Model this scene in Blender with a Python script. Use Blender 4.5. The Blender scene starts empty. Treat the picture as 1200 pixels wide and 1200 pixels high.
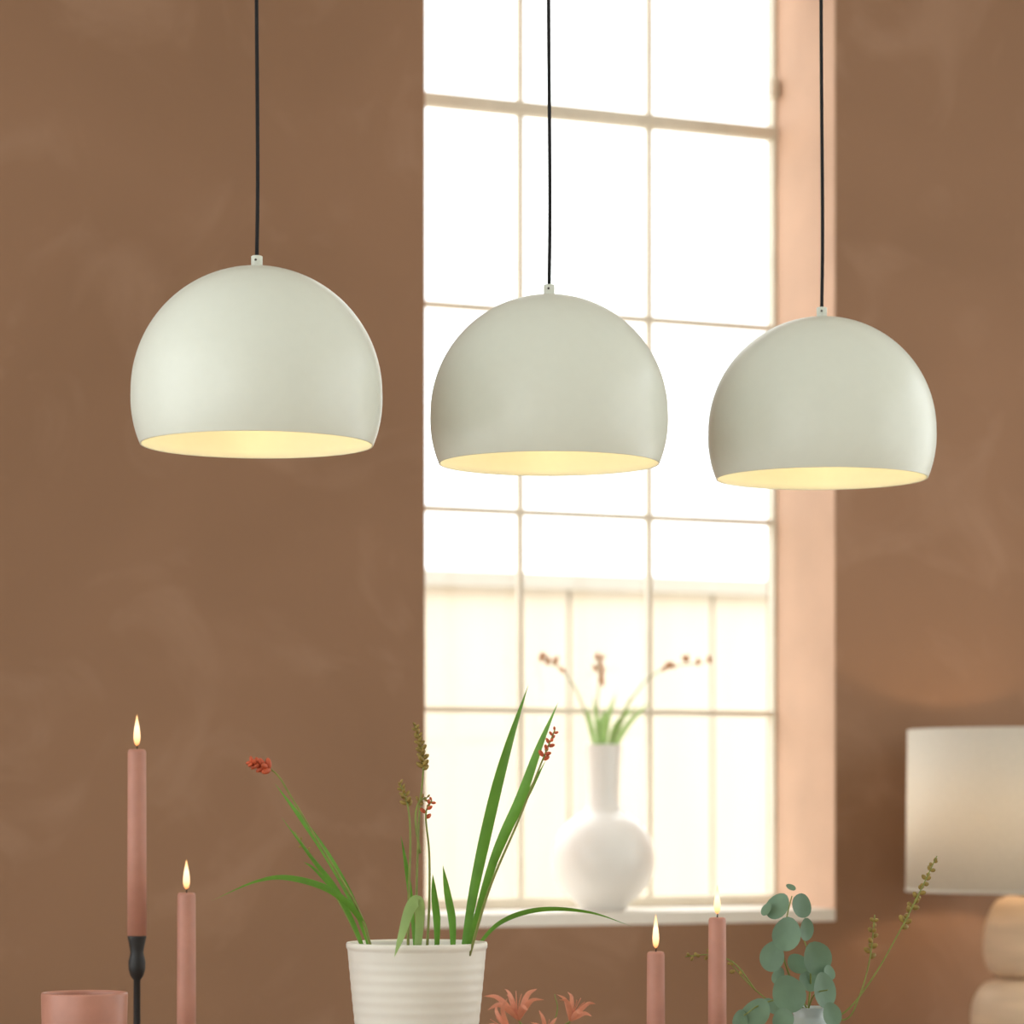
import bpy, bmesh, math, random
from mathutils import Vector, Matrix
random.seed(7)
scene = bpy.context.scene
F = 3500.0; CZ = 1.15; HY = 945.0
ANG = math.atan(0.432)
L0 = Vector((-0.205, 6.983, 0))
dv = Vector((math.cos(ANG), math.sin(ANG), 0)); nv = Vector((-math.sin(ANG), math.cos(ANG), 0))

def at(px, py, D):
    """metres for a point seen at (px,py) standing D metres into the room"""
    return Vector(((px-600)/F*D, D, CZ+(HY-py)/F*D))
def s2l(c):
    c = c/255.0
    return c/12.92 if c <= 0.04045 else ((c+0.055)/1.055)**2.4
def rgb(r, g, b): return (s2l(r), s2l(g), s2l(b), 1)

# ---------------- materials ----------------
def mat(name, col, rough=0.5, emis=None, es=0, var=0.0, scale=20, bump=0.0, spec=0.5, trans=0.0, sub=0, stretch=(1,1,1)):
    m = bpy.data.materials.new(name); m.use_nodes = True
    nt = m.node_tree; N = nt.nodes; b = N['Principled BSDF']
    b.inputs['Roughness'].default_value = rough
    b.inputs['Specular IOR Level'].default_value = spec
    b.inputs['Base Color'].default_value = col
    if emis: 
        b.inputs['Emission Color'].default_value = emis; b.inputs['Emission Strength'].default_value = es
    if sub:
        b.inputs['Subsurface Weight'].default_value = sub; b.inputs['Subsurface Radius'].default_value = (0.02,0.008,0.004)
        b.inputs['Subsurface Scale'].default_value = 0.5
    tc = N.new('ShaderNodeTexCoord'); mp = N.new('ShaderNodeMapping'); mp.inputs['Scale'].default_value = stretch
    nt.links.new(tc.outputs['Object'], mp.inputs['Vector'])
    nz = N.new('ShaderNodeTexNoise'); nz.inputs['Scale'].default_value = scale; nz.inputs['Detail'].default_value = 4
    nt.links.new(mp.outputs['Vector'], nz.inputs['Vector'])
    if var > 0:
        r = N.new('ShaderNodeValToRGB')
        r.color_ramp.elements[0].position = 0.3; r.color_ramp.elements[1].position = 0.7
        r.color_ramp.elements[0].color = tuple([c*(1-var) for c in col[:3]]+[1])
        r.color_ramp.elements[1].color = tuple([min(1, c*(1+var)) for c in col[:3]]+[1])
        nt.links.new(nz.outputs['Fac'], r.inputs['Fac']); nt.links.new(r.outputs['Color'], b.inputs['Base Color'])
    if bump > 0:
        bp = N.new('ShaderNodeBump'); bp.inputs['Strength'].default_value = bump; bp.inputs['Distance'].default_value = 0.005
        nt.links.new(nz.outputs['Fac'], bp.inputs['Height']); nt.links.new(bp.outputs['Normal'], b.inputs['Normal'])
    if trans > 0:
        t = N.new('ShaderNodeBsdfTranslucent'); t.inputs['Color'].default_value = col
        mx = N.new('ShaderNodeMixShader'); mx.inputs['Fac'].default_value = trans
        nt.links.new(b.outputs[0], mx.inputs[1]); nt.links.new(t.outputs[0], mx.inputs[2])
        nt.links.new(mx.outputs[0], N['Material Output'].inputs['Surface'])
    return m

def wall_material():
    m = bpy.data.materials.new('brown_limewash_plaster'); m.use_nodes = True
    nt = m.node_tree; N = nt.nodes; b = N['Principled BSDF']; b.inputs['Roughness'].default_value = 0.75
    b.inputs['Specular IOR Level'].default_value = 0.35
    tc = N.new('ShaderNodeTexCoord')
    n1 = N.new('ShaderNodeTexNoise'); n1.inputs['Scale'].default_value = 1.3; n1.inputs['Detail'].default_value = 5; n1.inputs['Distortion'].default_value = 0.8
    n2 = N.new('ShaderNodeTexNoise'); n2.inputs['Scale'].default_value = 3.0; n2.inputs['Detail'].default_value = 7; n2.inputs['Distortion'].default_value = 1.8
    for n in (n1, n2): nt.links.new(tc.outputs['Object'], n.inputs['Vector'])
    r1 = N.new('ShaderNodeValToRGB'); r1.color_ramp.elements[0].position = 0.3; r1.color_ramp.elements[1].position = 0.72
    r1.color_ramp.elements[0].color = (0.282, 0.155, 0.088, 1); r1.color_ramp.elements[1].color = (0.330, 0.182, 0.106, 1)
    r2 = N.new('ShaderNodeValToRGB'); r2.color_ramp.elements[0].position = 0.52; r2.color_ramp.elements[1].position = 0.68
    r2.color_ramp.elements[0].color = (0,0,0,1); r2.color_ramp.elements[1].color = (0.42,0.42,0.42,1)
    mx = N.new('ShaderNodeMix'); mx.data_type = 'RGBA'
    nt.links.new(n1.outputs['Fac'], r1.inputs['Fac']); nt.links.new(n2.outputs['Fac'], r2.inputs['Fac'])
    nt.links.new(r2.outputs['Color'], mx.inputs[0]); nt.links.new(r1.outputs['Color'], mx.inputs[6])
    mx.inputs[7].default_value = (0.41, 0.245, 0.158, 1)
    nt.links.new(mx.outputs[2], b.inputs['Base Color'])
    bp = N.new('ShaderNodeBump'); bp.inputs['Strength'].default_value = 0.2; bp.inputs['Distance'].default_value = 0.012
    nt.links.new(n2.outputs['Fac'], bp.inputs['Height']); nt.links.new(bp.outputs['Normal'], b.inputs['Normal'])
    return m

M_wall = wall_material()
M_reveal_lit = mat('reveal_painted_window_light', rgb(206,168,142), 0.7, var=0.08, scale=5)  # same brown wall, with window light painted in as a paler peach
M_pale = mat('pale_plaster', rgb(222,220,212), 0.9, var=0.03, scale=2)
M_ceil = mat('ceiling_paint', rgb(228,227,220), 0.9)
M_floor = mat('oak_floor', rgb(182,165,142), 0.5, var=0.12, scale=4, stretch=(1,8,1))
M_frame = mat('aged_cream_steel', rgb(228,220,203), 0.6, var=0.06, scale=15)
M_sill = mat('sill_paint', rgb(238,232,222), 0.6, var=0.03)
M_shade = mat('matt_offwhite_metal', rgb(235,240,231), 0.34, var=0.008, scale=60, spec=0.5)
M_cord = mat('black_fabric_cord', rgb(28,28,32), 0.9, var=0.3, scale=400)
M_bulb = mat('warm_bulb', (1,.8,.5,1), 0.3, emis=(1.0,0.68,0.34,1), es=13.5)
M_lbulb = mat('table_lamp_bulb', (1,.8,.5,1), 0.3, emis=(1.0,0.70,0.42,1), es=72)
M_candle = mat('dusty_rose_wax', rgb(188,134,117), 0.55, var=0.06, scale=40, sub=0.15)
M_iron = mat('black_iron', rgb(26,25,27), 0.5, bump=0.2, scale=80)
M_wick = mat('wick', rgb(30,22,18), 0.9)
M_pot = mat('white_glazed_stoneware', rgb(242,239,230), 0.4, var=0.03, scale=12, bump=0.1)
M_cup = mat('terracotta_rose_glaze', rgb(192,136,118), 0.4, var=0.08, scale=25)
M_soil = mat('soil', rgb(50,36,26), 0.95, var=0.4, scale=60, bump=0.6)
M_leaf = mat('iris_green_leaf', rgb(106,162,58), 0.42, var=0.22, scale=30, trans=0.4)
M_leaf2 = mat('pale_green_leaf', rgb(160,192,120), 0.5, var=0.12, scale=30, trans=0.35)
M_stem = mat('olive_stem', rgb(128,138,66), 0.6, var=0.15, scale=50)
M_pod = mat('seed_pod', rgb(146,124,60), 0.6, var=0.25, scale=90)
M_red = mat('orange_red_bud', rgb(216,104,68), 0.5, var=0.25, scale=90, trans=0.2)
M_lily = mat('salmon_petal', rgb(226,154,126), 0.5, var=0.15, scale=60, trans=0.3)
M_dry = mat('dried_orange_flower', rgb(205,150,110), 0.6, var=0.15, scale=60)
M_euc = mat('eucalyptus_leaf', rgb(112,142,118), 0.55, var=0.2, scale=18, trans=0.15)
M_porc = mat('white_porcelain', rgb(248,246,243), 0.3, var=0.01)
M_vglass = mat('pale_blue_glaze', rgb(196,206,208), 0.15, var=0.05, scale=10)
M_linen = mat('linen_shade', rgb(236,231,221), 0.9, var=0.05, scale=150, trans=0.4, bump=0.2)
M_wood = mat('peach_wood', rgb(214,188,160), 0.55, var=0.10, scale=6, stretch=(1,1,6))
M_table = mat('table_oak', rgb(165,132,102), 0.5, var=0.2, scale=6, stretch=(1,10,1))
M_fence = mat('cream_fence', rgb(220,209,190), 0.9, var=0.04, scale=2, stretch=(4,4,.5))
M_fbeam = mat('fence_beam', rgb(186,180,168), 0.9, var=0.05, scale=2)
M_ground = mat('gravel', rgb(205,200,188), 0.95, var=0.1, scale=3)
M_brass = mat('screw_steel', rgb(90,85,80), 0.4)

def glass_mat():
    m = bpy.data.materials.new('window_glass'); m.use_nodes = True; nt = m.node_tree; N = nt.nodes
    N.remove(N['Principled BSDF'])
    t = N.new('ShaderNodeBsdfTransparent'); g = N.new('ShaderNodeBsdfGlossy'); g.inputs['Roughness'].default_value = 0.02
    mx = N.new('ShaderNodeMixShader'); mx.inputs['Fac'].default_value = 0.03
    nt.links.new(t.outputs[0], mx.inputs[1]); nt.links.new(g.outputs[0], mx.inputs[2]); nt.links.new(mx.outputs[0], N['Material Output'].inputs['Surface'])
    return m
M_glass = glass_mat()

def flame_mat():
    m = bpy.data.materials.new('candle_flame'); m.use_nodes = True; nt = m.node_tree; N = nt.nodes
    N.remove(N['Principled BSDF'])
    tc = N.new('ShaderNodeTexCoord'); sp = N.new('ShaderNodeSeparateXYZ'); nt.links.new(tc.outputs['Generated'], sp.inputs[0])
    r = N.new('ShaderNodeValToRGB'); e = r.color_ramp.elements
    e[0].position = 0; e[0].color = (0.8,0.28,0.06,1); e[1].position = 1; e[1].color = (1,0.50,0.16,1)
    x = e.new(0.28); x.color = (1,0.66,0.34,1); x = e.new(0.6); x.color = (1,0.78,0.48,1)
    nt.links.new(sp.outputs['Z'], r.inputs[0])
    em = N.new('ShaderNodeEmission'); em.inputs['Strength'].default_value = 2.0; nt.links.new(r.outputs[0], em.inputs[0])
    nt.links.new(em.outputs[0], N['Material Output'].inputs['Surface']); return m
M_flame = flame_mat()

# ---------------- helpers ----------------
def link(ob): scene.collection.objects.link(ob); return ob
def obj(name, verts, faces, m, smooth=False, loc=(0,0,0), rot=0.0, parent=None):
    me = bpy.data.meshes.new(name); me.from_pydata([tuple(v) for v in verts], [], faces)
    bm = bmesh.new(); bm.from_mesh(me); bmesh.ops.recalc_face_normals(bm, faces=bm.faces); bm.to_mesh(me); bm.free()
    me.materials.append(m)
    if smooth:
        for p in me.polygons: p.use_smooth = True
    o = link(bpy.data.objects.new(name, me)); o.location = loc; o.rotation_euler = (0,0,rot)
    if parent: adopt(o, parent)
    return o
def adopt(o, parent):
    o.parent = parent
    o.matrix_parent_inverse = (Matrix.Translation(parent.location) @ Matrix.Rotation(parent.rotation_euler[2], 4, 'Z')).inverted()
def empty(name, loc, rot=0):
    e = link(bpy.data.objects.new(name, None)); e.location = loc; e.rotation_euler = (0,0,rot); e.empty_display_size = 0.05; return e
def boxes(name, lst, m, loc=(0,0,0), rot=0.0, parent=None, bevel=0):
    V = []; Fs = []
    for (x0,x1,y0,y1,z0,z1) in lst:
        k = len(V)
        V += [(x0,y0,z0),(x1,y0,z0),(x1,y1,z0),(x0,y1,z0),(x0,y0,z1),(x1,y0,z1),(x1,y1,z1),(x0,y1,z1)]
        Fs += [(k,k+1,k+2,k+3),(k+4,k+5,k+6,k+7),(k,k+1,k+5,k+4),(k+1,k+2,k+6,k+5),(k+2,k+3,k+7,k+6),(k+3,k,k+4,k+7)]
    o = obj(name, V, Fs, m, False, loc, rot, parent)
    if bevel:
        b = o.modifiers.new('bev','BEVEL'); b.width = bevel; b.segments = 2
    return o
def lathe(name, prof, m, loc=(0,0,0), segs=72, parent=None, smooth=True):
    V = []; Fs = []; n = len(prof)
    for i in range(segs):
        a = 2*math.pi*i/segs
        for r, z in prof: V.append((r*math.cos(a), r*math.sin(a), z))
    for i in range(segs):
        j = (i+1) % segs
        for k in range(n-1): Fs.append((i*n+k, j*n+k, j*n+k+1, i*n+k+1))
    me_o = obj(name, V, Fs, m, smooth, loc, 0, None)
    bm = bmesh.new(); bm.from_mesh(me_o.data); bmesh.ops.remove_doubles(bm, verts=bm.verts, dist=1e-6)
    bmesh.ops.recalc_face_normals(bm, faces=bm.faces); bm.to_mesh(me_o.data); bm.free()
    if parent: adopt(me_o, parent)
    return me_o
def smoothpts(P, k=6):
    P = [Vector(p) for p in P]; Q = [2*P[0]-P[1]] + P + [2*P[-1]-P[-2]]; out = []
    for i in range(1, len(Q)-2):
        for j in range(k):
            t = j/k; a,b,c,d = Q[i-1],Q[i],Q[i+1],Q[i+2]
            out.append(0.5*((2*b)+(c-a)*t+(2*a-5*b+4*c-d)*t*t+(3*b-a-3*c+d)*t**3))
    out.append(P[-1]); return out
class MB:
    def __init__(s): s.V=[]; s.F=[]
    def tube(s, P, r0, r1=None, seg=8, k=6):
        r1 = r0 if r1 is None else r1
        S = smoothpts(P, k); n = len(S); base = len(s.V)
        for i,p in enumerate(S):
            t = (S[min(i+1,n-1)]-S[max(i-1,0)]).normalized()
            a = t.cross(Vector((0.1,1,0.05))).normalized(); b = t.cross(a)
            r = r0+(r1-r0)*i/(n-1)
            for q in range(seg):
                an = 2*math.pi*q/seg; s.V.append(p+a*r*math.cos(an)+b*r*math.sin(an))
        for i in range(n-1):
            for q in range(seg):
                s.F.append((base+i*seg+q, base+i*seg+(q+1)%seg, base+(i+1)*seg+(q+1)%seg, base+(i+1)*seg+q))
        s.F.append(tuple(base+q for q in range(seg))); s.F.append(tuple(base+(n-1)*seg+q for q in range(seg)))
        return S
    def blade(s, P, w, twist=0.3, fold=0.25, k=8, shape='blade'):
        S = smoothpts(P, k); n = len(S); base = len(s.V)
        for i,p in enumerate(S):
            u = i/(n-1); t = (S[min(i+1,n-1)]-S[max(i-1,0)]).normalized()
            a = t.cross(Vector((0,1,0))).normalized(); b = t.cross(a).normalized()
            an = twist*(u-0.3)*2
            side = a*math.cos(an)+b*math.sin(an); nn = t.cross(side)
            if shape == 'blade': ww = w*min(1, 0.55+1.2*u)*(1-max(0,(u-0.45)/0.55)**2.0)
            else: ww = w*math.sin(math.pi*min(1,max(0,0.06+u*0.94)))**0.8
            ww = max(ww, 0.0002)
            s.V += [p+side*ww*.5, p+nn*ww*fold*.5, p-side*ww*.5]
        for i in range(n-1):
            for q in (0,1): s.F.append((base+i*3+q, base+i*3+q+1, base+(i+1)*3+q+1, base+(i+1)*3+q))
    def ell(s, c, axis, L, r, seg=8, rings=6, tip=0.0):
        c = Vector(c); ax = Vector(axis).normalized(); a = ax.orthogonal().normalized(); b = ax.cross(a); base = len(s.V)
        for i in range(rings+1):
            th = math.pi*i/rings; z = -math.cos(th)*L/2; rr = max(1e-5, math.sin(th)*r*(1-tip*i/rings))
            for q in range(seg):
                an = 2*math.pi*q/seg; s.V.append(c+ax*z+a*rr*math.cos(an)+b*rr*math.sin(an))
        for i in range(rings):
            for q in range(seg):
                s.F.append((base+i*seg+q, base+i*seg+(q+1)%seg, base+(i+1)*seg+(q+1)%seg, base+(i+1)*seg+q))
    def disc(s, c, nrm, up, r, cup=0.15):
        c = Vector(c); nn = Vector(nrm).normalized(); u = (Vector(up)-nn*Vector(up).dot(nn)).normalized(); v = nn.cross(u); base = len(s.V)
        s.V.append(c - nn*r*cup); seg = 20
        for rr in (0.5, 1.0):
            for q in range(seg):
                an = 2*math.pi*q/seg; k = rr*r*(1+0.16*max(0,math.cos(an))**6)
                fold = abs(math.sin(an))*cup*rr*r
                s.V.append(c+u*k*math.cos(an)+v*k*math.sin(an)*0.93 - nn*r*cup*(1-rr*rr) + nn*fold*0.6)
        for q in range(seg):
            s.F.append((base, base+1+q, base+1+(q+1)%seg))
            s.F.append((base+1+q, base+1+seg+q, base+1+seg+(q+1)%seg, base+1+(q+1)%seg))
    def make(s, name, m, parent): 
        return obj(name, s.V, s.F, m, True, (0,0,0), 0, parent)

# ---------------- room (wall frame: origin L0, x along wall, y into wall) ----------------
OW, OZ0, OZ1, RV = 1.10, 0.895, 3.42, 0.30
TH = 0.36; SL, SR, BK, H = -4.6, 3.0, -8.3, 4.0
boxes('wall_back', [(SL,0,0,TH,0,H),(OW,SR,0,TH,0,H),(0,OW,0,TH,0,OZ0-0.03),(0,OW,0,TH,OZ1,H)], M_wall, L0, ANG)
boxes('trim_window_sill', [(0.0,OW,0.003,TH,OZ0-0.03,OZ0)], M_sill, L0, ANG)
boxes('trim_reveal_painted_light', [(OW-.003,OW+.002,0.002,RV,OZ0,OZ1),(-.002,.003,0.002,RV,OZ0,OZ1),(0,OW,0.002,RV,OZ1-.003,OZ1+.002)], M_reveal_lit, L0, ANG)  # thin skins over the reveals that carry the painted window light
boxes('floor', [(SL-.2,SR+.2,BK-.2,TH,-0.2,0)], M_floor, L0, ANG)
boxes('ceiling', [(SL-.2,SR+.2,BK-.2,TH,H,H+.2)], M_ceil, L0, ANG)
boxes('wall_front', [(SL-.2,SR+.2,BK-.2,BK,0,H)], M_pale, L0, ANG)
# unseen side walls, pale for bounce; two tall openings each, added for side light
for nm, X0, X1, xa, xb in (('left', SL-.2, SL, SL-.12, SL-.07), ('right', SR, SR+.2, SR+.07, SR+.12)):
    boxes('wall_'+nm, [(X0,X1,BK,TH,0,.4),(X0,X1,BK,TH,3.6,H),(X0,X1,-1.0,TH,.4,3.6),(X0,X1,-4.4,-4.0,.4,3.6),(X0,X1,BK,-7.6,.4,3.6)], M_pale, L0, ANG)
    wl = []
    for y0,y1 in ((-4.0,-1.0),(-7.6,-4.4)):
        for k in range(5): 
            y = y0+(y1-y0-.05)*k/4; wl.append((xa,xb,y,y+.05,.4,3.6))
        for z in (.4,1.45,2.5,3.55): wl.append((xa+.001,xb-.001,y0,y1,z,z+.05))
    boxes('window_'+nm, wl, M_frame, L0, ANG)
# main window
win = empty('window_1', L0 + nv*RV, ANG)
fb = 0.014
b = [(0,fb,RV,RV+.03,OZ0,OZ1),(OW-fb,OW,RV,RV+.03,OZ0,OZ1),(0,OW,RV,RV+.03,OZ0,OZ0+.028),(0,OW,RV,RV+.03,OZ1-.04,OZ1)]
boxes('outer_frame', b, M_frame, L0, ANG, win, 0.003)
mb = [(s-.006,s+.006,RV+.006,RV+.026,OZ0,OZ1) for s in (0.381,0.737)]
boxes('vertical_glazing_bars', mb, M_frame, L0, ANG, win)
boxes('horizontal_glazing_bars', [(0,OW,RV+.004,RV+.028,z-.0065,z+.0065) for z in (2.382,1.881,1.388)], M_frame, L0, ANG, win)
boxes('transom', [(0,OW,RV-.004,RV+.030,2.883-.016,2.883+.016),(OW-.03,OW-.008,RV-.02,RV,2.97,3.02)], M_frame, L0, ANG, win, 0.003)
obj('glass_pane', [(0.01,RV+.02,OZ0),(OW-.01,RV+.02,OZ0),(OW-.01,RV+.02,OZ1),(0.01,RV+.02,OZ1)], [(0,1,2,3)], M_glass, False, L0, ANG, win)
# outside
fl = [( -4+i*0.62, -4+i*0.62+0.605, 4.0, 4.05, -.2, 2.0) for i in range(22)]
fe = empty('garden_fence', L0+nv*4.0, ANG)
boxes('fence_boards', fl, M_fence, L0, ANG, fe)
boxes('fence_beam', [(-4,9.6,3.96,4.08,1.985,2.045)], M_fbeam, L0, ANG, fe)
boxes('fence_backing', [(-4,9.6,4.051,4.07,-.2,1.985)], M_fence, L0, ANG, fe)
boxes('ground', [(-30,30,TH+.01,30,-.35,-.2)], M_ground, L0, ANG)

# ---------------- pendants ----------------
def pendant(px, D):
    x = (px-600)/F*D; zc = 1.728; R = .175
    e = empty('pendant_lamp', (x, D, zc-.073))
    prof = []; n = 40; te = math.radians(114.6)
    for i in range(n+1):
        th = math.radians(2.5)+(te-math.radians(2.5))*i/n
        k = 1+0.022*max(0,(th-math.pi/2)/(te-math.pi/2))
        prof.append((R*math.sin(th)*k, R*math.cos(th)))
    inner = [(r-0.0022*math.sin(max(.3,math.acos(max(-1,min(1,z/R))))), z-0.0022*(z/R)) for r,z in prof]
    inner[-1] = (prof[-1][0]-.0022, prof[-1][1])
    rim = [(prof[-1][0]-.0003, prof[-1][1]-.0008),(prof[-1][0]-.0019, prof[-1][1]-.0008)]
    lathe('shade', prof+rim+inner[::-1], M_shade, (x,D,zc), 128, e)
    lathe('cap', [(0,R-.004),(.0105,R-.003),(.0105,R+.0005),(.0080,R+.001),(.0080,R+.0145),(.0068,R+.0155),(0,R+.0155)], M_shade, (x,D,zc), 32, e)
    o = MB(); o.ell((x-.001,D-.008,zc+R+.009),(0,1,0),.003,.0018); o.make('grip_screw', M_brass, e)
    c = MB(); c.tube([(x,D,zc+R+.014),(x+.0012,D,zc+R+.15),(x-.001,D,zc+R+.5),(x,D,2.9),(x,D,H-.03)], .0027, seg=10); c.make('cord', M_cord, e)
    lathe('ceiling_canopy', [(0,H-.04),(.02,H-.04),(.05,H-.02),(.055,H),(0,H)], M_shade, (x,D,0), 32, e)
    lathe('socket', [(0,R-.004),(.02,R-.004),(.02,.105),(.014,.10),(0,.10)], M_shade, (x,D,zc), 24, e)
    lathe('bulb', [(0,.10),(.013,.098),(.016,.085),(.028,.06),(.03,.045),(.024,.027),(.012,.018),(0,.016)], M_bulb, (x,D,zc), 24, e)
pendant(301, 4.17); pendant(643.5, 4.40); pendant(963, 4.60)

# ---------------- tables ----------------
TC = Vector((0.055, 4.40, 0))
t = empty('dining_table', TC, ANG)
boxes('table_top', [(-1.15,1.15,-.65,.40,.71,.75)], M_table, TC, ANG, t, .004)
boxes('apron', [(-1.05,1.05,-.55,-.53,.62,.71),(-1.05,1.05,.28,.30,.62,.71),(-1.05,-1.03,-.53,.28,.62,.71),(1.03,1.05,-.53,.28,.62,.71)], M_table, TC, ANG, t)
boxes('legs', [(a,a+.07,c,c+.07,0,.71) for a in (-1.08,1.01) for c in (-.58,.25)], M_table, TC, ANG, t, .004)
s = empty('sideboard', L0, ANG)
boxes('carcass', [(0.95,2.6,-.62,-.03,.12,.50)], M_table, L0, ANG, s, .004)
boxes('doors', [(0.97+i*.405,1.36+i*.405,-.635,-.62,.14,.48) for i in range(4)], M_table, L0, ANG, s, .002)
boxes('feet', [(a,a+.05,c,c+.05,0,.12) for a in (1.0,2.5) for c in (-.58,-.12)], M_iron, L0, ANG, s)

# ---------------- table lamp ----------------
lx, ly = (1200-600)/F*7.2, 7.2
tl = empty('table_lamp', (lx,ly,.50))
def pebble(z0,z1,r,wid=.55,rt=.35,rb=.6):
    P=[]; n=18
    for i in range(n+1):
        u=i/n; z=z1+(z0-z1)*u
        a = math.sqrt(max(0,1-((wid-u)/wid)**2)) if u<wid else math.sqrt(max(0,1-((u-wid)/(1-wid))**2))
        lo = rt if u<wid else rb
        P.append((r*(lo+(1-lo)*a), z))
    return [(0,z1)]+P+[(0,z0)]
lathe('base_upper', pebble(.738,.934,.098,.6,.42,.62), M_wood, (lx,ly,0), 48, tl)
lathe('base_lower', pebble(.545,.735,.128,.5,.5,.5), M_wood, (lx,ly,0), 48, tl)
lathe('base_foot', [(0,.50),(.095,.50),(.10,.51),(.10,.535),(.085,.547),(0,.547)], M_wood, (lx,ly,0), 48, tl)
lathe('stem', [(0,.93),(.014,.93),(.014,1.05),(.02,1.05),(.02,1.09),(0,1.09)], M_iron, (lx,ly,0), 24, tl)
lathe('bulb', [(0,1.09),(.014,1.092),(.03,1.13),(.03,1.15),(.018,1.17),(0,1.175)], M_lbulb, (lx,ly,0), 24, tl)
lathe('drum_shade', [(.283,.948),(.279,1.335),(.277,1.335),(.281,.948),(.283,.948)], M_linen, (lx,ly,0), 96, tl)
lathe('shade_rims', [(.2845,.945),(.2845,.952),(.280,.952),(.280,.945),(.2845,.945)], M_linen, (lx,ly,0), 96, tl)
sp = MB()
for k in range(3):
    a = k*2.094+.4; sp.tube([(lx,ly,1.075),(lx+.14*math.cos(a),ly+.14*math.sin(a),1.05),(lx+.28*math.cos(a),ly+.28*math.sin(a),.952)], .002)
sp.make('spider', M_iron, tl)

# ---------------- candles ----------------
def candle(px, ytop, D, length, lean=0, flame=40):
    p = at(px, ytop, D); x,y,zt = p; zb = zt-length; r = .0126
    e = empty('taper_candle', (x,y,zb))
    lathe('wax', [(0,zb),(r,zb),(r*.98,zb+length*.5),(r*.94,zt-.004),(r*.85,zt-.0008),(r*.7,zt),(r*.45,zt-.0012),(0,zt-.0015)], M_candle, (x,y,0), 40, e)
    w = MB(); w.tube([(x,y,zt-.002),(x+.0005,y,zt+.005),(x+.0012,y,zt+.010)], .0009, .0007, 6); w.make('wick', M_wick, e)
    h = flame/F*D; w = .0048; P=[]
    for i in range(15):
        u=i/14; P.append((w*(math.sin(math.pi*min(1,u**.62))**.9)*(1-.25*u) if 0<i<14 else 0, zt+.004+u*(h-.004)))
    lathe('flame', P, M_flame, (x,y,0), 20, e)
    return x,y,zb
def stick(x,y,zb):
    e = empty('candlestick', (x,y,.75)); h = zb-.75
    if h>.12: pr = [(0,.75),(.045,.75),(.046,.754),(.03,.760),(.008,.768),(.0045,.79),(.0045,zb-.058),(.0085,zb-.052),(.0108,zb-.044),(.0112,zb-.034),(.0095,zb-.027),(.0085,zb-.022),(.0100,zb-.012),(.0122,zb-.002),(.0122,zb),(0,zb)]
    else: pr = [(0,.75),(.04,.75),(.041,.754),(.028,.758),(.012,.762),(.0105,.75+h*.5),(.0138,zb-.002),(.0138,zb),(0,zb)]
    lathe('holder', pr, M_iron, (x,y,0), 40, e)
stick(*candle(160.5, 878, 3.9, .2435, flame=41))
stick(*candle(218.5, 1046, 3.9, .245, flame=39))
stick(*candle(768.5, 1115, 4.05, .17, flame=44))
stick(*candle(840.5, 1075, 4.05, .215, flame=38))

# ---------------- cup ----------------
c = at(99,1163,4.25); cr = .0615; zt = c.z
lathe('terracotta_tumbler', [(0,.75),(cr*.80,.75),(cr*.86,.756),(cr*.97,.75+.06),(cr,zt-.003),(cr-.001,zt),(cr-.0035,zt),(cr-.0045,zt-.004),(cr*.92,.80),(cr*.8,.762),(0,.76)], M_cup, (c.x,c.y,0), 72)

# ---------------- plant pot ----------------
DP = 4.2; c = at(488.5,1104,DP); zt=c.z; X,Y = c.x,c.y
pot = empty('potted_crocosmia', (X,Y,.75))
P=[(0,.75),(.068,.75),(.073,.754)]; n=90
for i in range(n+1):
    u=i/n; z=.756+(zt-.010-.756)*u; r=.074+(.0975-.074)*(u**.72)
    r += .00022*math.sin(u*math.pi*2*13)*(1 if u<.93 else 0); P.append((r,z))
P += [(.0990,zt-.008),(.0995,zt-.003),(.0985,zt),(.0962,zt),(.0950,zt-.004),(.0930,zt-.03),(0,zt-.03)]
lathe('pot', P, M_pot, (X,Y,0), 96, pot)
lathe('soil', [(0,zt-.022),(.05,zt-.023),(.0925,zt-.028),(0,zt-.0285)], M_soil, (X,Y,0), 40, pot)
def pts(lst, D, d1=0.0):
    n=len(lst); return [at(a,b2,D+d1*(i/(n-1))**1.3) for i,(a,b2) in enumerate(lst)]
lf = MB()
lf.blade(pts([(543,1118),(556,1040),(578,940),(597,870),(619,803)],4.2,.05), .0165, .5)
lf.blade(pts([(547,1120),(578,1010),(610,935),(632,875),(654,823)],4.17,-.05), .0145, -.5)
lf.blade(pts([(545,1120),(568,1040),(598,970),(622,925),(640,890)],4.22,.02), .008, .3)
lf.blade(pts([(434,1122),(424,1080),(390,1045),(340,1029),(300,1033),(247,1056)],4.16,-.1), .0095, .9)
lf.blade(pts([(552,1118),(585,1082),(632,1066),(690,1069),(742,1086)],4.24,.06), .0075, .9)
lf.blade(pts([(438,1122),(415,1060),(385,1005),(352,958),(322,918)],4.2,.03), .0105, -.5)
lf.blade(pts([(430,1122),(412,1078),(392,1040),(365,1005),(330,958)],4.18,-.02), .008, .5)
lf.blade(pts([(512,1120),(512,1080),(509,1050),(507,1024)],4.2), .0105, .2)
lf.blade(pts([(531,1120),(530,1080),(524,1045),(519,1014)],4.16), .0110, .2)
lf.blade(pts([(487,1120),(482,1060),(476,1015),(470,980)],4.24), .007, .4)
lf.blade(pts([(400,1055),(370,1020),(356,1010)],4.2), .004, .4)
lf.make('sword_leaves', M_leaf, pot)
lp = MB()
lp.blade(pts([(489,1118),(492,1075),(489,1056),(480,1066),(470,1098),(462,1122)],4.12,-.05), .0165, .3)
lp.make('folded_leaf', M_leaf2, pot)
st = MB(); pd = MB(); rd = MB()
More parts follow.
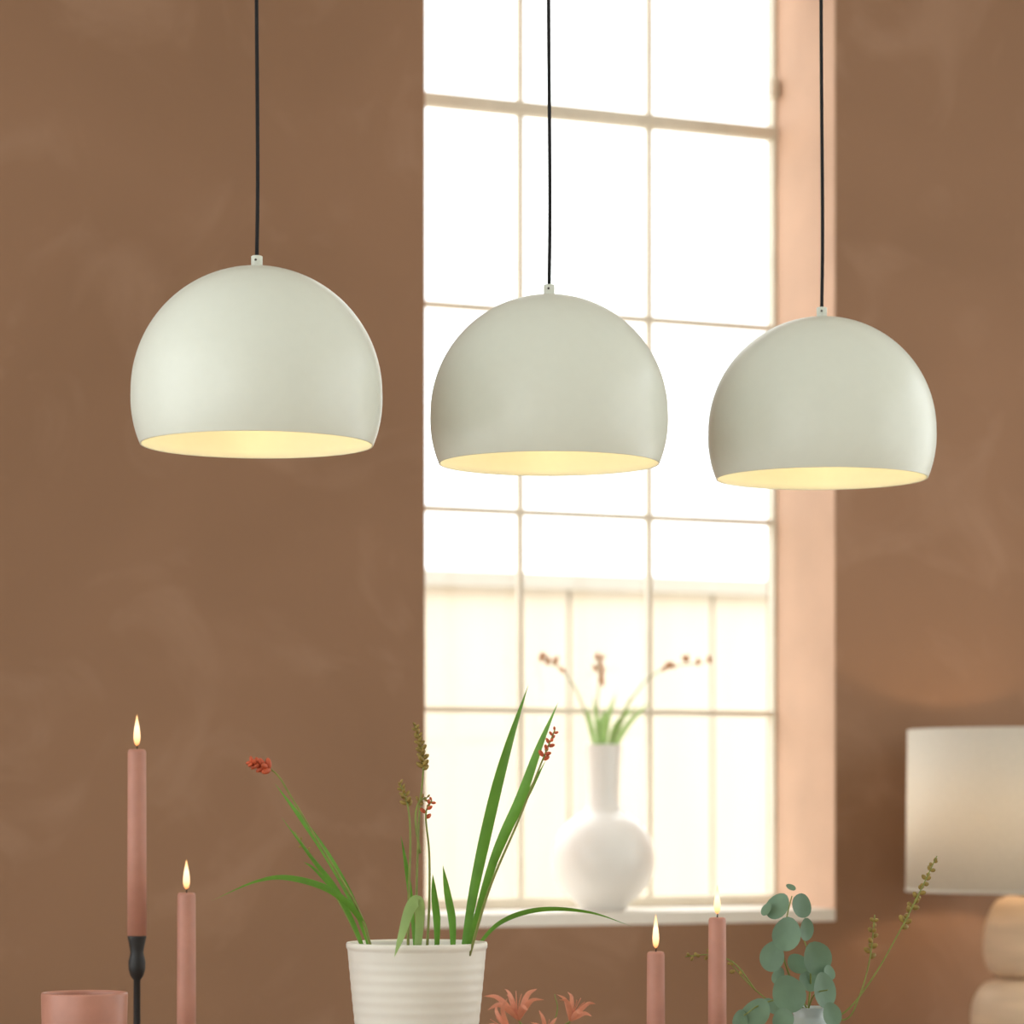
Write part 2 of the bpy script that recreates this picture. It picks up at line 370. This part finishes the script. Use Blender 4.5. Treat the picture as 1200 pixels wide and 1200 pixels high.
def stemf(lst, D, d1, r=.0021, buds=(), kind=None, size=.0065, frac=(.6,1.0), nb=14, spread=.006):
    S = st.tube(pts(lst,D,d1), r, r*.5, 6)
    n=len(S)
    for k in range(nb):
        f = frac[0]+(frac[1]-frac[0])*k/(nb-1); i=min(n-2,int(f*(n-1))); tt=(S[i+1]-S[i]).normalized()
        p=S[i].lerp(S[i+1], f*(n-1)-i) if i+1<n else S[i]
        a=tt.orthogonal().normalized(); an=k*2.4; o=(a*math.cos(an)+tt.cross(a)*math.sin(an))
        dirn=(tt*.7+o).normalized(); q=p+dirn*spread*(1.1-.5*k/nb)
        sz=size*(1.1-.5*k/nb); kind.ell(q, dirn, sz*1.35, sz*.42, tip=.2); st.tube([p,p.lerp(q,.5),q], r*.35, r*.35, 5, 2)
stemf([(490,1120),(488,1060),(491,960),(496,895),(487,850)],4.22,.03, kind=pd, frac=(.72,1), nb=26, size=.0088, spread=.0055)
stemf([(478,1120),(479,1050),(481,985),(478,945),(469,918)],4.16,.0, kind=pd, frac=(.75,1), nb=14, size=.0075)
stemf([(500,1120),(503,1060),(503,1000),(499,955),(506,938)],4.2,.02, kind=rd, frac=(.72,1), nb=7, size=.0075)
stemf([(492,1000),(487,960),(491,940),(500,935)],4.2,.02, kind=pd, frac=(.6,1), nb=7, size=.006)
stemf([(438,1120),(418,1062),(378,995),(342,935),(322,905),(294,893)],4.15,-.02, kind=rd, frac=(.84,1), nb=16, size=.011, spread=.007)
stemf([(550,1120),(574,1040),(606,965),(630,905),(650,856)],4.14,-.04, kind=rd, frac=(.82,1), nb=12, size=.0078)
stemf([(430,1122),(405,1070),(372,1015),(345,975)],4.22,.04, kind=pd, frac=(.8,1), nb=5, size=.004)
st.make('flower_stems', M_stem, pot); pd.make('seed_pods', M_pod, pot); rd.make('red_buds', M_red, pot)

# ---------------- orange flowers in low vase ----------------
DF = 4.1; c = at(628,1240,DF); fx,fy=c.x,c.y
fv = empty('vase_of_orange_lilies', (fx,fy,.75))
lathe('vase', [(0,.75),(.03,.75),(.042,.765),(.045,.785),(.036,.805),(.03,.815),(.032,.82),(.029,.82),(.027,.812),(.04,.785),(.03,.757),(0,.757)], M_pot, (fx,fy,0), 48, fv)
sb = MB(); pb = MB(); gb = MB()
def lily(px,py,D,size,tilt,seed,np_=6):
    random.seed(seed); c = at(px,py,D); ax = Vector(tilt).normalized(); a = ax.orthogonal().normalized(); b2 = ax.cross(a)
    for k in range(np_):
        an = 2*math.pi*k/np_+random.uniform(-.2,.2); o=a*math.cos(an)+b2*math.sin(an); L=size*random.uniform(.75,1.25)
        pb.blade([c, c+ax*L*.35+o*L*.22, c+ax*L*.70+o*L*.55, c+ax*L*.72+o*L*.95], size*.19, random.uniform(-1,1), .3, 5, 'petal')
    for k in range(4):
        an=k*1.57+.5; o=a*math.cos(an)+b2*math.sin(an); pb.tube([c,c+ax*size*.6+o*size*.1,c+ax*size*.95+o*size*.25], .0006,.0006,5,3)
    sb.tube([Vector((fx,fy,.79)), Vector((fx,fy,.79)).lerp(c,.6)+Vector((0,0,.01)), c], .0018, .0014, 6)
lily(608,1196,4.08,.042,(-.15,-.35,.9),3); lily(598,1208,4.05,.034,(-.7,-.5,.4),4)
lily(668,1197,4.12,.036,(.35,-.2,.9),5); lily(640,1212,4.02,.030,(.1,-.8,.5),9)
sb.tube([Vector((fx,fy,.79)), at(652,1190,4.1), at(650,1165,4.1)], .0015,.0006,6)
sb.make('stems', M_stem, fv); pb.make('petals', M_lily, fv)

# ---------------- eucalyptus vase ----------------
DE=4.2; c=at(950,1180,DE); ex,ey,ez=c
ev = empty('vase_of_eucalyptus', (ex,ey,.75))
lathe('vase', [(0,.75),(.035,.75),(.045,.765),(.050,.80),(.042,.835),(.028,.852),(.024,ez-.012),(.029,ez),(.027,ez),(.022,ez-.012),(.026,.85),(.045,.80),(.035,.757),(0,.757)], M_vglass, (ex,ey,0), 56, ev)
es = MB(); el = MB(); ep = MB()
neck = [(948,1200),(947,1185)]
es.tube(pts(neck+[(928,1150),(916,1110),(922,1075),(928,1050)],4.2,-.04), .0017,.0008,6)
es.tube(pts(neck+[(950,1150),(948,1120),(938,1090)],4.2,.03), .0017,.0008,6)
es.tube(pts(neck+[(915,1172),(890,1178),(872,1190)],4.2,-.1), .0017,.0008,6)
es.tube(pts(neck+[(955,1165),(970,1160)],4.2,-.06), .0014,.0008,6)
random.seed(5)
for (a,b2,r,nx,nz,dd) in [(911,1063,16,-.5,.3,0),(939,1062,15,.3,.2,.02),(898,1066,8,-.6,.6,0),(927,1040,6,.2,.8,.02),(922,1096,19,-.3,.35,-.03),(945,1090,13,.7,.2,.03),
    (905,1122,17,-.35,-.2,-.02),(935,1130,13,.2,.3,.02),(958,1124,20,.3,.1,.0),(925,1166,21,-.2,.2,-.05),(966,1162,20,.45,-.1,-.02),(948,1150,14,.1,.5,.03),
    (885,1190,20,-.3,.3,-.06),(905,1180,12,.2,.6,.03),(975,1190,14,.5,.3,-.03),(868,1198,13,-.6,.2,-.05),(918,1196,14,-.1,.3,-.07),(912,1144,10,-.7,.3,.0),(972,1140,9,.7,.5,0)]:
    p = at(a,b2,4.18+dd); el.disc(p, (nx+random.uniform(-.25,.25),-.8,nz+random.uniform(-.3,.3)), (random.uniform(-.7,.7),.1,1), r/F*4.18, .12)
es.tube(pts(neck+[(984,1190),(1020,1150),(1055,1090),(1078,1045),(1098,1003)],4.2,.08), .0018,.0008,6)
es.tube(pts(neck+[(990,1195),(1008,1165),(1020,1120),(1025,1072)],4.2,.02), .0017,.0008,6)
es.tube(pts(neck+[(915,1180),(885,1160),(855,1128)],4.2,.05), .0016,.0007,6)
es.tube(pts([(885,1160),(862,1130),(835,1119),(803,1121)],4.23,.03), .0012,.0007,6)
def buds(lst,D,d1,f0,nb,sz,tgt):
    S=smoothpts(pts(lst,D,d1),8); n=len(S)
    for k in range(nb):
        f=f0+(1-f0)*k/(nb-1); i=min(n-2,int(f*(n-1))); tt=(S[i+1]-S[i]).normalized(); a=tt.orthogonal().normalized(); an=k*2.4
        o=a*math.cos(an)+tt.cross(a)*math.sin(an); q=S[i]+o*.005*(1.1-.5*k/nb); tgt.ell(q,(tt*.6+o),sz*1.3*(1.1-.5*k/nb),sz*.45*(1.1-.4*k/nb),tip=.1)
buds([(1055,1090),(1078,1045),(1098,1003)],4.27,.03,.1,22,.009,ep)
buds([(1020,1120),(1025,1072)],4.22,.0,.1,11,.0085,ep)
buds([(835,1119),(803,1121)],4.25,.01,.0,7,.007,ep)
buds([(870,1146),(852,1126)],4.24,.01,.3,4,.007,ep)
es.make('stems', M_stem, ev); el.make('round_leaves', M_euc, ev); ep.make('buds', M_pod, ev)

# ---------------- white vase on the sill ----------------
DV=7.335; vx=(707-600)/F*DV; vy=DV; k=DV/F; z0=OZ0
wv = empty('white_bottle_vase', (vx,vy,z0))
P=[(0,z0),(.050,z0),(.056,z0+.003)]
R=60.5*k; zc=z0+60*k
for i in range(1,30):
    th=math.radians(152-(152-22)*i/29); P.append((R*math.sin(th)*(1), zc-0+math.cos(th)*R*.985))
P+=[(.041,z0+124*k),(.039,z0+132*k),(.040,z0+150*k),(.0425,z0+175*k),(.046,z0+192*k),(.0465,z0+194*k),(.0445,z0+194*k),(.040,z0+172*k),(.036,z0+135*k),(0,z0+130*k)]
lathe('body', P, M_porc, (vx,vy,0), 80, wv)
wl_ = MB(); ws = MB(); wr = MB()
for lst,w in [([(703,885),(700,850),(695,815)],.012),([(708,885),(712,845),(722,812)],.014),([(700,885),(692,850),(688,828)],.014),([(712,885),(728,845),(740,815)],.012),([(716,885),(735,850),(762,822)],.014),([(706,885),(705,850),(710,830)],.018),([(712,885),(722,850),(748,826)],.014)]:
    wl_.blade(pts(lst,DV,random.uniform(-.06,.06)), w, .4)
for lst in [[(700,885),(680,820),(658,785),(630,772)],[(710,885),(740,820),(775,785),(828,776)],[(705,885),(700,830),(702,800),(700,772)]]:
    S=ws.tube(pts(lst,DV,random.uniform(-.03,.03)), .0024,.0012,6)
    for q in range(7):
        i=int(len(S)*(.68+.31*q/6)); wr.ell(S[min(i,len(S)-1)]+Vector((random.uniform(-.01,.01),0,random.uniform(0,.014))),(random.uniform(-1,1),0,1),.022,.0055)
wl_.make('leaves', M_leaf2, wv); ws.make('stems', M_stem, wv); wr.make('flowers', M_dry, wv)

# ---------------- world: bright overcast sky, brighter towards the zenith ----------------
w = bpy.data.worlds.new('overcast_sky'); scene.world = w; w.use_nodes = True
nt = w.node_tree; N = nt.nodes; bg = N['Background']; bg.inputs['Color'].default_value = (0.97,1.0,0.99,1)
tc = N.new('ShaderNodeTexCoord'); sx = N.new('ShaderNodeSeparateXYZ'); mr = N.new('ShaderNodeMapRange')
nt.links.new(tc.outputs['Generated'], sx.inputs[0]); nt.links.new(sx.outputs['Z'], mr.inputs['Value'])
mr.inputs['From Min'].default_value = .25; mr.inputs['From Max'].default_value = .8
mr.inputs['To Min'].default_value = 2.55; mr.inputs['To Max'].default_value = 4.5
nt.links.new(mr.outputs[0], bg.inputs['Strength'])

cam = bpy.data.cameras.new('camera'); co = link(bpy.data.objects.new('camera', cam)); co.location=(0,0,CZ); co.rotation_euler=(math.pi/2,0,0)
cam.sensor_width=36; cam.lens=36*F/1200; cam.shift_y=(HY-600)/1200; cam.clip_end=200
cam.dof.use_dof=True; cam.dof.focus_distance=4.3; cam.dof.aperture_fstop=4.6
scene.camera=co
scene.view_settings.view_transform='Standard'; scene.view_settings.look='None'; scene.view_settings.exposure=0
